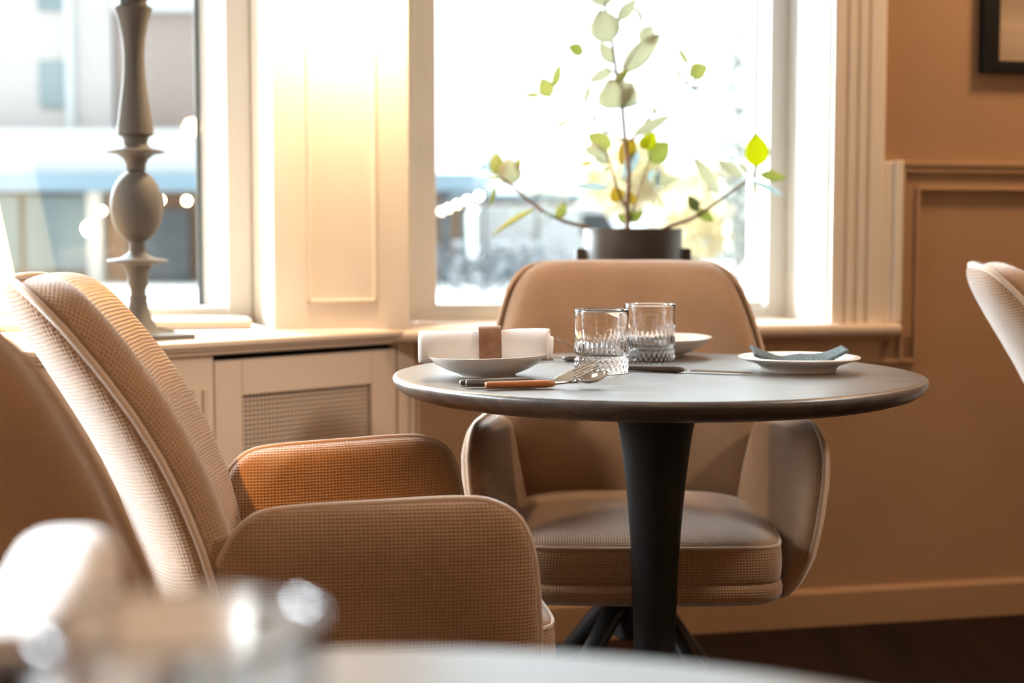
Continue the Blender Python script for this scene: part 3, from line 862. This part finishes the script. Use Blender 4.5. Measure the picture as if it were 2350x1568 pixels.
leaves = [(1395, 105, 1374, 30, 68, 's'), (1385, 25, 1370, -34, 56, 's'), (1415, 55, 1457, 8, 28, 's'), (1473, 65, 1452, 25, 9, 's'), (1468, 105, 1494, 66, 36, 's'), (1425, 172, 1513, 84, 46, 's'), (1338, 128, 1303, 113, 28, 'g'),
          (1300, 115, 1256, 112, 6, 'l'), (1403, 152, 1374, 103, 30, 's'), (1404, 166, 1348, 194, 25, 's'), (1352, 200, 1338, 247, 14, 's'), (1424, 252, 1396, 186, 84, 's'), (1424, 252, 1448, 192, 52, 's'), (1420, 246, 1472, 240, 14, 'b'), (1418, 246, 1396, 252, 9, 'b'),
          (1262, 228, 1242, 184, 38, 'l'), (1270, 205, 1284, 153, 20, 'l'), (1240, 222, 1200, 224, 12, 'l'), (1288, 238, 1297, 188, 8, 's'), (1280, 240, 1255, 256, 7, 's'), (1312, 276, 1262, 304, 11, 's'), (1577, 178, 1619, 159, 38, 'l'), (1575, 155, 1550, 115, 12, 'l'),
          (1562, 195, 1545, 157, 9, 's'), (1575, 203, 1615, 207, 8, 's'), (1580, 205, 1600, 215, 10, 'b'), (1618, 162, 1662, 157, 6, 's'), (1452, 313, 1537, 268, 25, 's'), (1476, 346, 1500, 307, 36, 'y'), (1466, 340, 1490, 318, 24, 'y'), (1487, 372, 1533, 330, 48, 'g'), (1452, 320, 1420, 380, 40, 'o'),
          (1394, 352, 1362, 370, 42, 's'), (1402, 340, 1348, 312, 40, 'l'), (1384, 350, 1338, 345, 30, 's'), (1462, 345, 1427, 412, 30, 'b'), (1397, 431, 1306, 427, 16, 'b'), (1488, 422, 1560, 410, 22, 's'), (1422, 464, 1407, 430, 36, 'o'), (1441, 508, 1477, 486, 24, 'g'), (1441, 508, 1416, 494, 20, 'g'),
          (1441, 505, 1448, 484, 22, 'g'), (1172, 428, 1166, 364, 52, 's'), (1140, 404, 1140, 352, 34, 'l'), (1182, 395, 1193, 364, 16, 'l'), (1278, 502, 1298, 468, 24, 'g'), (1272, 500, 1246, 490, 16, 'b'), (1228, 478, 1128, 541, 14, 'l'), (1138, 430, 1122, 476, 10, 'g'), (1150, 410, 1118, 408, 8, 's'),
          (1648, 446, 1588, 361, 30, 's'), (1702, 406, 1642, 370, 24, 's'), (1715, 400, 1695, 375, 14, 's'), (1735, 386, 1731, 308, 55, 'y'), (1740, 402, 1801, 410, 25, 'g'), (1724, 418, 1797, 450, 14, 'b'), (1722, 418, 1738, 445, 9, 's'), (1601, 484, 1577, 450, 25, 'd'), (1595, 482, 1638, 508, 25, 'g'), (1523, 482, 1509, 448, 8, 's'), (1360, 374, 1326, 382, 9, 'o'),
          (1385, 395, 1396, 385, 8, 'd'), (1485, 180, 1486, 184, 6, 's'), (1490, 195, 1513, 222, 8, 's'), (1455, 470, 1444, 440, 18, 'o'), (1505, 430, 1512, 385, 12, 'b'), (1486, 415, 1500, 390, 14, 'b'), (1495, 262, 1500, 250, 12, 's'), (1358, 280, 1368, 270, 12, 's'), (1409, 195, 1440, 165, 20, 'l')]
fo = MB(); keys = list(LEAF)
rnd = random.Random(3)
for (bx, by, tx, ty, wd, kk) in leaves:
    d0 = -.05 if (bx > 1580 and by > 300) or (bx < 1310 and by > 300) else rnd.uniform(-.03, .03)
    if bx > 1690 and by > 300: d0 = -.085
    if bx < 1320 and by < 300: d0 = .06
    A = Vector(pl_p(bx, by, d0)); B = Vector(pl_p(tx, ty, d0 + rnd.uniform(-.012, .012)))
    ax = (B - A); Ln = ax.length; ax.normalize()
    nrm = Vector((rnd.uniform(-.25, .25), -1, rnd.uniform(-.1, .3))); nrm = (nrm - ax * nrm.dot(ax)).normalized(); sd_ = ax.cross(nrm)
    hw = wd * 3.6 / 3400 / 2 * 1.04
    nu, nv = 10, 6; vs = []; fs = []
    for i in range(nu + 1):
        u = i / nu; wv = hw * (math.sin(PI * min(1, max(0, u)) ** .82)) ** .72 if 0 < u < 1 else .0006
        bend = .09 * Ln * math.sin(PI * u)
        for j in range(nv + 1):
            v = -1 + 2 * j / nv
            p = A + ax * (Ln * u) + sd_ * (wv * v) + nrm * (bend - .10 * hw * abs(v) ** 1.4 * 2)
            vs.append(p)
    for i in range(nu):
        for j in range(nv): fs.append((i * (nv + 1) + j, (i + 1) * (nv + 1) + j, (i + 1) * (nv + 1) + j + 1, i * (nv + 1) + j + 1))
    fo.add(vs, fs, mi=keys.index(kk))
o = fo.build('foliage', [LEAF[q] for q in keys], pp, smooth=True)
sd = o.modifiers.new('leaf', 'SOLIDIFY'); sd.thickness = .0009

# ------------------------------------------------------------------ the street outside
GZ = -.2
PAVE = vary(mat('pale_paving', (0.313, 0.307, 0.294), .85), (0.288, 0.282, 0.269), (0.344, 0.339, 0.327), (0.377, 0.377, 0.377))
BWHITE = vary(mat('white_render', (0.425, 0.425, 0.425), .8), (0.425, 0.425, 0.414), (0.425, 0.425, 0.425), (1, 1, 1))
BPALE = vary(mat('pale_pink_render', (0.377, 0.344, 0.327), .8), (0.363, 0.333, 0.313), (0.389, 0.357, 0.339), (1, 1, 1))
BRICK = mat('washed_brick', (0.251, 0.195, 0.169), .85)
_n, _l, _b = nodes(BRICK); _k = _n.new('ShaderNodeTexBrick'); _k.inputs['Color1'].default_value = (0.251, 0.189, 0.161, 1); _k.inputs['Color2'].default_value = (0.226, 0.175, 0.150, 1); _k.inputs['Mortar'].default_value = (0.288, 0.257, 0.239, 1); _k.inputs['Scale'].default_value = 4
_c = _n.new('ShaderNodeTexCoord'); _m = _n.new('ShaderNodeMapping'); _m.inputs['Rotation'].default_value = (R(90), 0, 0); _l.new(_c.outputs['Object'], _m.inputs[0]); _l.new(_m.outputs[0], _k.inputs[0]); _l.new(_k.outputs[0], _b.inputs[0])
BLUE = vary(mat('blue_fascia', (0.156, 0.226, 0.276), .6), (0.144, 0.213, 0.263), (0.169, 0.239, 0.288), (0.313, 0.313, 0.313))
TEAL = vary(mat('shop_glass', (0.138, 0.175, 0.181), .2), (0.107, 0.144, 0.150), (0.189, 0.226, 0.226), (0.377, 0.377, 0.425))
WARMW = vary(mat('brown_shop_interior', (0.201, 0.126, 0.075), .8), (0.126, 0.075, 0.047), (0.288, 0.189, 0.119), (0.425, 0.425, 0.425))
VANW = vary(mat('white_van_paint', (0.425, 0.425, 0.425), .3), (0.425, 0.425, 0.425), (0.425, 0.425, 0.425), (0.313, 0.313, 0.313))
DKG = vary(mat('dark_glass', (0.031, 0.037, 0.044), .15), (0.025, 0.031, 0.037), (0.044, 0.051, 0.057), (1, 1, 1))
RUB = vary(mat('grey_bicycle_paint', (0.062, 0.075, 0.087), .5), (0.044, 0.057, 0.069), (0.087, 0.101, 0.113), (2, 2, 2))
TRUNK = vary(mat('grey_bark', (0.150, 0.138, 0.126), .9), (0.113, 0.101, 0.090), (0.201, 0.189, 0.169), (4, 4, 1))
LAUT = leafmat('pale_autumn_leaf', (0.414, 0.339, 0.189)); LGREY = leafmat('grey_green_leaf', (0.282, 0.294, 0.239))
structure(MB().box(-60, 60, 4.3, 120, GZ - .1, GZ).build('ground', PAVE))

def px3(px, py, Y): return ((px - 1175) * Y / 3400, .96 - (py - 541) * Y / 3391)
YF = 36.0
shop = thing('shop_building', 'low shop building across the street with a blue fascia and warm lit door', 'building', (-9, YF, GZ))
iv = Matrix.Translation(-Vector(shop.location))
def part(mb, name, m, parent=shop, **kw):
    o = mb.build(name, m, parent, **kw); o.matrix_parent_inverse = iv; return o
part(MB().box(-16, -1.6, YF + 1.0, YF + 2.4, GZ, 2.45), 'wall', WARMW)
part(MB().box(-16, -.9, YF - .6, YF + 2.4, 2.03, 2.45), 'fascia', BLUE)
part(MB().box(-16, -2.2, YF - .1, YF + 2.4, 2.45, 3.52), 'parapet', BWHITE)
for a, c in ((-14.5, -12.2), (-12.05, -10.5), (-3.6, -2.4)):
    f_ = part(MB().box(a, c, YF + .8, YF + .98, GZ + .3, 1.95), 'shop_window', TEAL)
for a, c in ((-10.45, -10.1), (-7.6, -6.9), (-4.4, -3.8)):
    part(MB().box(a, c, YF + .55, YF + .98, GZ, 2.03), 'pillar', BWHITE)
part(MB().box(-1.7, -1.5, YF - .2, YF, GZ, 2.03), 'post', RUB)
part(MB().box(-9.5, -8.0, YF + .8, YF + .95, GZ, 1.6), 'door', DKG)
bl = thing('brick_building', 'washed-out brick block rising above the shop parapet', 'building', (-7.3, YF + 3, GZ))
o = MB().box(-3.0, 3.4, 0, 5, 3.72, 7.2).build('wall', BRICK, bl); o = MB().box(-3.0, 3.6, -.3, 5.2, 6.95, 7.3).build('cornice', BWHITE, bl)
MB().box(-2.9, 3.3, .1, 4.9, 0, 3.72).build('storey', BWHITE, bl)
pb = thing('pale_building', 'pale pink building at the left of the brick block', 'building', (-13.7, YF + 3, GZ))
MB().box(-5, 3.3, 0, 6, 0, 9).build('wall', BPALE, pb)
for zz_ in (4.5, 7.0): MB().box(1.4, 2.2, -.1, .05, zz_, zz_ + 1.2).build('window', TEAL, pb, bevel=.02)
MB().box(2.1, 2.3, -.15, 0, 0, 9).build('downpipe', BWHITE, pb)
tw = thing('church_tower', 'hazy blue church tower far beyond the street', 'tower', (-1.6, 90, GZ))
MB().box(-.55, .55, -.5, .5, 0, 5.6).build('shaft', BLUE, tw); MB().lathe([(.8, 5.6), (.05, 7.4)], 4, (0, 0, 0)).build('spire', BLUE, tw)
pv = thing('pavilion', 'low beige pavilion behind the parked bicycles', 'building', (.2, 44, GZ))
MB().box(-2.2, 1.7, 0, 3, 0, 2.2).build('wall', WARMW, pv)
MB().box(-2.4, 1.9, -.3, 3.2, 2.2, 2.4).build('roof', BLUE, pv)
for x in (-1.7, -.6, .5): MB().box(x, x + .8, -.06, .02, .3, 1.9).build('window', TEAL, pv)
# warm lamps at the shop
for (px, py, r, Y, lab) in ((208, 525, .13, YF - .2, 'largest glowing globe lamp at the shop door'), (237, 485, .055, YF - .3, 'small globe lamp above the large one at the shop'), (432, 462, .06, YF - .4, 'globe lamp at the right edge of the left window'), (372, 460, .05, YF - .4, 'dim globe lamp just right of the candlestick')):
    x, z = px3(px, py, Y); t = MB().ball((0, 0, 0), r, 8).build('globe_lamp', BULB, smooth=True); t.location = (x, Y, z); tag(t, lab, 'lamp', 'globe lamps under the shop fascia')
tl = [(1014, 486, 30), (1030, 479, 29), (1050, 470, 28), (1073, 461, 27), (1100, 451, 26)]
ls = thing('light_string', 'string of five warm bulbs beneath the blue fascia in the right window', 'string lights', (px3(1050, 470, 28)[0], 28, px3(1050, 470, 28)[1]))
li = Matrix.Translation(-Vector(ls.location))
for px, py, Y in tl:
    x, z = px3(px, py, Y); t = MB().ball((x, Y, z), .05, 8).build('bulb', SBULB, ls, smooth=True); t.matrix_parent_inverse = li
t = MB().tube([(px3(a, b, Y)[0], Y, px3(a, b, Y)[1] + .10) for a, b, Y in [(960, 507, 33)] + tl + [(1112, 447, 25.5)]], .012, 6).build('cable', DKG, ls); t.matrix_parent_inverse = li
x, z = px3(1112, 447, 25.5); t = MB().tube([(x, 25.5, GZ), (x, 25.5, z + .15)], .03, 8).build('post', DKG, ls); t.matrix_parent_inverse = li


# bicycles: thing > wheels, frame, handlebar, saddle
def bicycle(label, loc, rz):
    t = thing('bicycle', label, 'bicycle', loc, rz, 'parked bicycles across the street')
    for x in (-.52, .52):
        m = MB(); m.tube([(x + .33 * math.cos(a), 0, .33 + .33 * math.sin(a)) for a in [2 * PI * i / 28 for i in range(28)]], .022, 6, closed=True)
        for i in range(12): a = PI * i / 6; m.tube([(x, 0, .33), (x + .31 * math.cos(a), 0, .33 + .31 * math.sin(a))], .003, 4)
        m.build('wheel', RUB, t, smooth=True)
    m = MB()
    for a, b in (((-.52, .33), (-.18, .85)), ((-.52, .33), (-.08, .30)), ((-.08, .30), (-.2, .90)), ((-.08, .30), (.36, .80)), ((-.17, .80), (.36, .86)), ((.34, .98), (.52, .33))): m.tube([(a[0], 0, a[1]), (b[0], 0, b[1])], .02, 6)
    m.build('frame', RUB, t, smooth=True)
    MB().tube([(.26, -.3, 1.02), (.34, -.1, 1.03), (.34, .1, 1.03), (.26, .3, 1.02)], .015, 6).build('handlebar', RUB, t, smooth=True)
    m = MB(); m.ball((-.21, 0, .93), .11, 6, .4); m.build('saddle', RUB, t, smooth=True)
    MB().box(-.75, -.35, -.09, .09, .70, .73).build('luggage_rack', RUB, t)
    return t


bsp = [(1025, 29, 20), (1080, 31, -15), (1128, 28, 35), (1168, 31.5, 5), (1212, 29.5, 50), (1255, 32, -25), (1055, 34, 70), (1140, 34, 80)]
bl_ = ['nearest the window frame', 'second from the left', 'turned away at the middle of the row', 'side-on in the middle of the row', 'angled, third from the right', 'just left of the chair back', 'half hidden behind the left pair', 'standing at the back of the row']
b0 = None
for (px, Y, a), lb in zip(bsp, bl_):
    x = (px - 1175) * Y / 3400; lb = 'grey parked bicycle across the street, ' + lb
    if b0 is None: b0 = bicycle(lb, (x, Y, GZ), R(a))
    else: dup(b0, (x, Y, GZ), R(a), lb)


def van(label, loc, rz):
    t = thing('van', label, 'van', loc, rz, 'white vans on the street')
    MB().prism([(-2.2, .35), (2.2, .35), (2.25, .9), (1.75, 1.1), (1.25, 1.85), (.9, 1.95), (-2.15, 1.95), (-2.25, 1.7)], -.85, .85, 'y').build('body', VANW, t, bevel=.06)
    MB().prism([(1.30, 1.15), (1.70, 1.12), (1.28, 1.75), (.6, 1.75), (.6, 1.15)], -.87, .87, 'y').build('window', DKG, t)
    for x in (-1.4, 1.4):
        for y in (-.82, .82):
            o = MB().lathe([(.16, -.1), (.34, -.09), (.34, .09), (.16, .1)], 24).build('wheel', RUB, t, auto=40); o.location = (x, y, .34); o.rotation_euler = (R(90), 0, 0)
    return t


v0 = van('white van parked across the street left of the dark pot', ((1268 - 1175) * 40.5 / 3400, 40.5, GZ), R(10))
dup(v0, ((1660 - 1175) * 44 / 3400, 44.5, GZ), R(-8), 'white van parked across the street right of the dark pot')


def tree(name, label, loc, h, crown, nleaf, lm, leaf=.22, spread=(1, 1, .8), seed=1, group='trees along the street', trunk=.09):
    rr = random.Random(seed)
    t = thing(name, label, 'tree', loc, 0, group)
    m = MB(); m.tube([(0, 0, 0), (.03, 0, h * .4), (-.02, 0, h * .75), (0, 0, h)], [trunk, trunk * .8, trunk * .5, trunk * .12], 8)
    for i in range(16):
        z0 = h * rr.uniform(.3, .9); a = rr.uniform(0, 2 * PI); L = crown * rr.uniform(.5, 1) * (1.1 - z0 / h * .6)
        m.tube([(0, 0, z0), (L * .5 * math.cos(a), L * .5 * math.sin(a), z0 + L * .35), (L * math.cos(a), L * math.sin(a), z0 + L * .8)], [trunk * .35, trunk * .2, trunk * .06], 5)
    m.build('trunk', TRUNK, t, smooth=True)
    if nleaf:
        f = MB(); vs = []; fs = []
        for i in range(nleaf):
            while True:
                p = Vector((rr.uniform(-1, 1), rr.uniform(-1, 1), rr.uniform(-1, 1)))
                if p.length < 1: break
            c = Vector((p.x * crown * spread[0], p.y * crown * spread[1], h * .68 + p.z * crown * spread[2]))
            u = Vector((rr.gauss(0, 1), rr.gauss(0, 1), rr.gauss(0, 1))).normalized(); w_ = u.cross(Vector((rr.gauss(0, 1), rr.gauss(0, 1), rr.gauss(0, 1)))).normalized()
            s_ = leaf * rr.uniform(.6, 1.2); k_ = len(vs)
            vs += [c - u * s_, c - w_ * s_ * .5, c + u * s_, c + w_ * s_ * .5]; fs.append((k_, k_ + 1, k_ + 2, k_ + 3))
        f.add(vs, fs).build('foliage', lm, t)
    return t


tree('autumn_tree', 'pale yellow autumn tree directly behind the potted plant', (3.9, 52, GZ), 4.6, 1.7, 900, LAUT, .28, seed=2)
tree('autumn_tree', 'pale yellow autumn tree behind the right arm of the plant', (7.0, 55, GZ), 3.9, 1.5, 800, LAUT, .26, seed=3)
tree('autumn_tree', 'low cream-leaved tree left of the dark pot', (1.3, 57, GZ), 3.0, 1.3, 600, LAUT, .24, seed=4)
tree('bare_tree', 'bare branching tree above the parked bicycles', (.6, 36.8, GZ), 3.2, 1.0, 60, LGREY, .14, seed=5, trunk=.06)
tree('bare_tree', 'bare hazy tree at the end of the blue fascia', (-.7, 55, GZ), 5.2, 1.8, 120, LGREY, .2, seed=6, trunk=.08)
DGREY = vary(mat('grey_climber_leaf', (.16, .17, .15), .8), (.12, .13, .11), (.21, .22, .19), (9, 9, 9))
tree('slender_tree', 'tall slender sapling close to the right window frame', ((1688 - 1175) * 12 / 3400, 12, GZ), 2.75, .15, 420, DGREY, .05, (1, 1, 7.5), 7, trunk=.028)
tree('green_shrub_tree', 'grey green bushy tree by the right window frame', (5.0, 33, GZ), 2.1, .95, 420, LGREY, .2, seed=8)
tree('autumn_tree', 'small yellow-leaved tree just right of the dark pot', (3.3, 27, GZ), 2.0, .8, 380, LAUT, .16, seed=9)
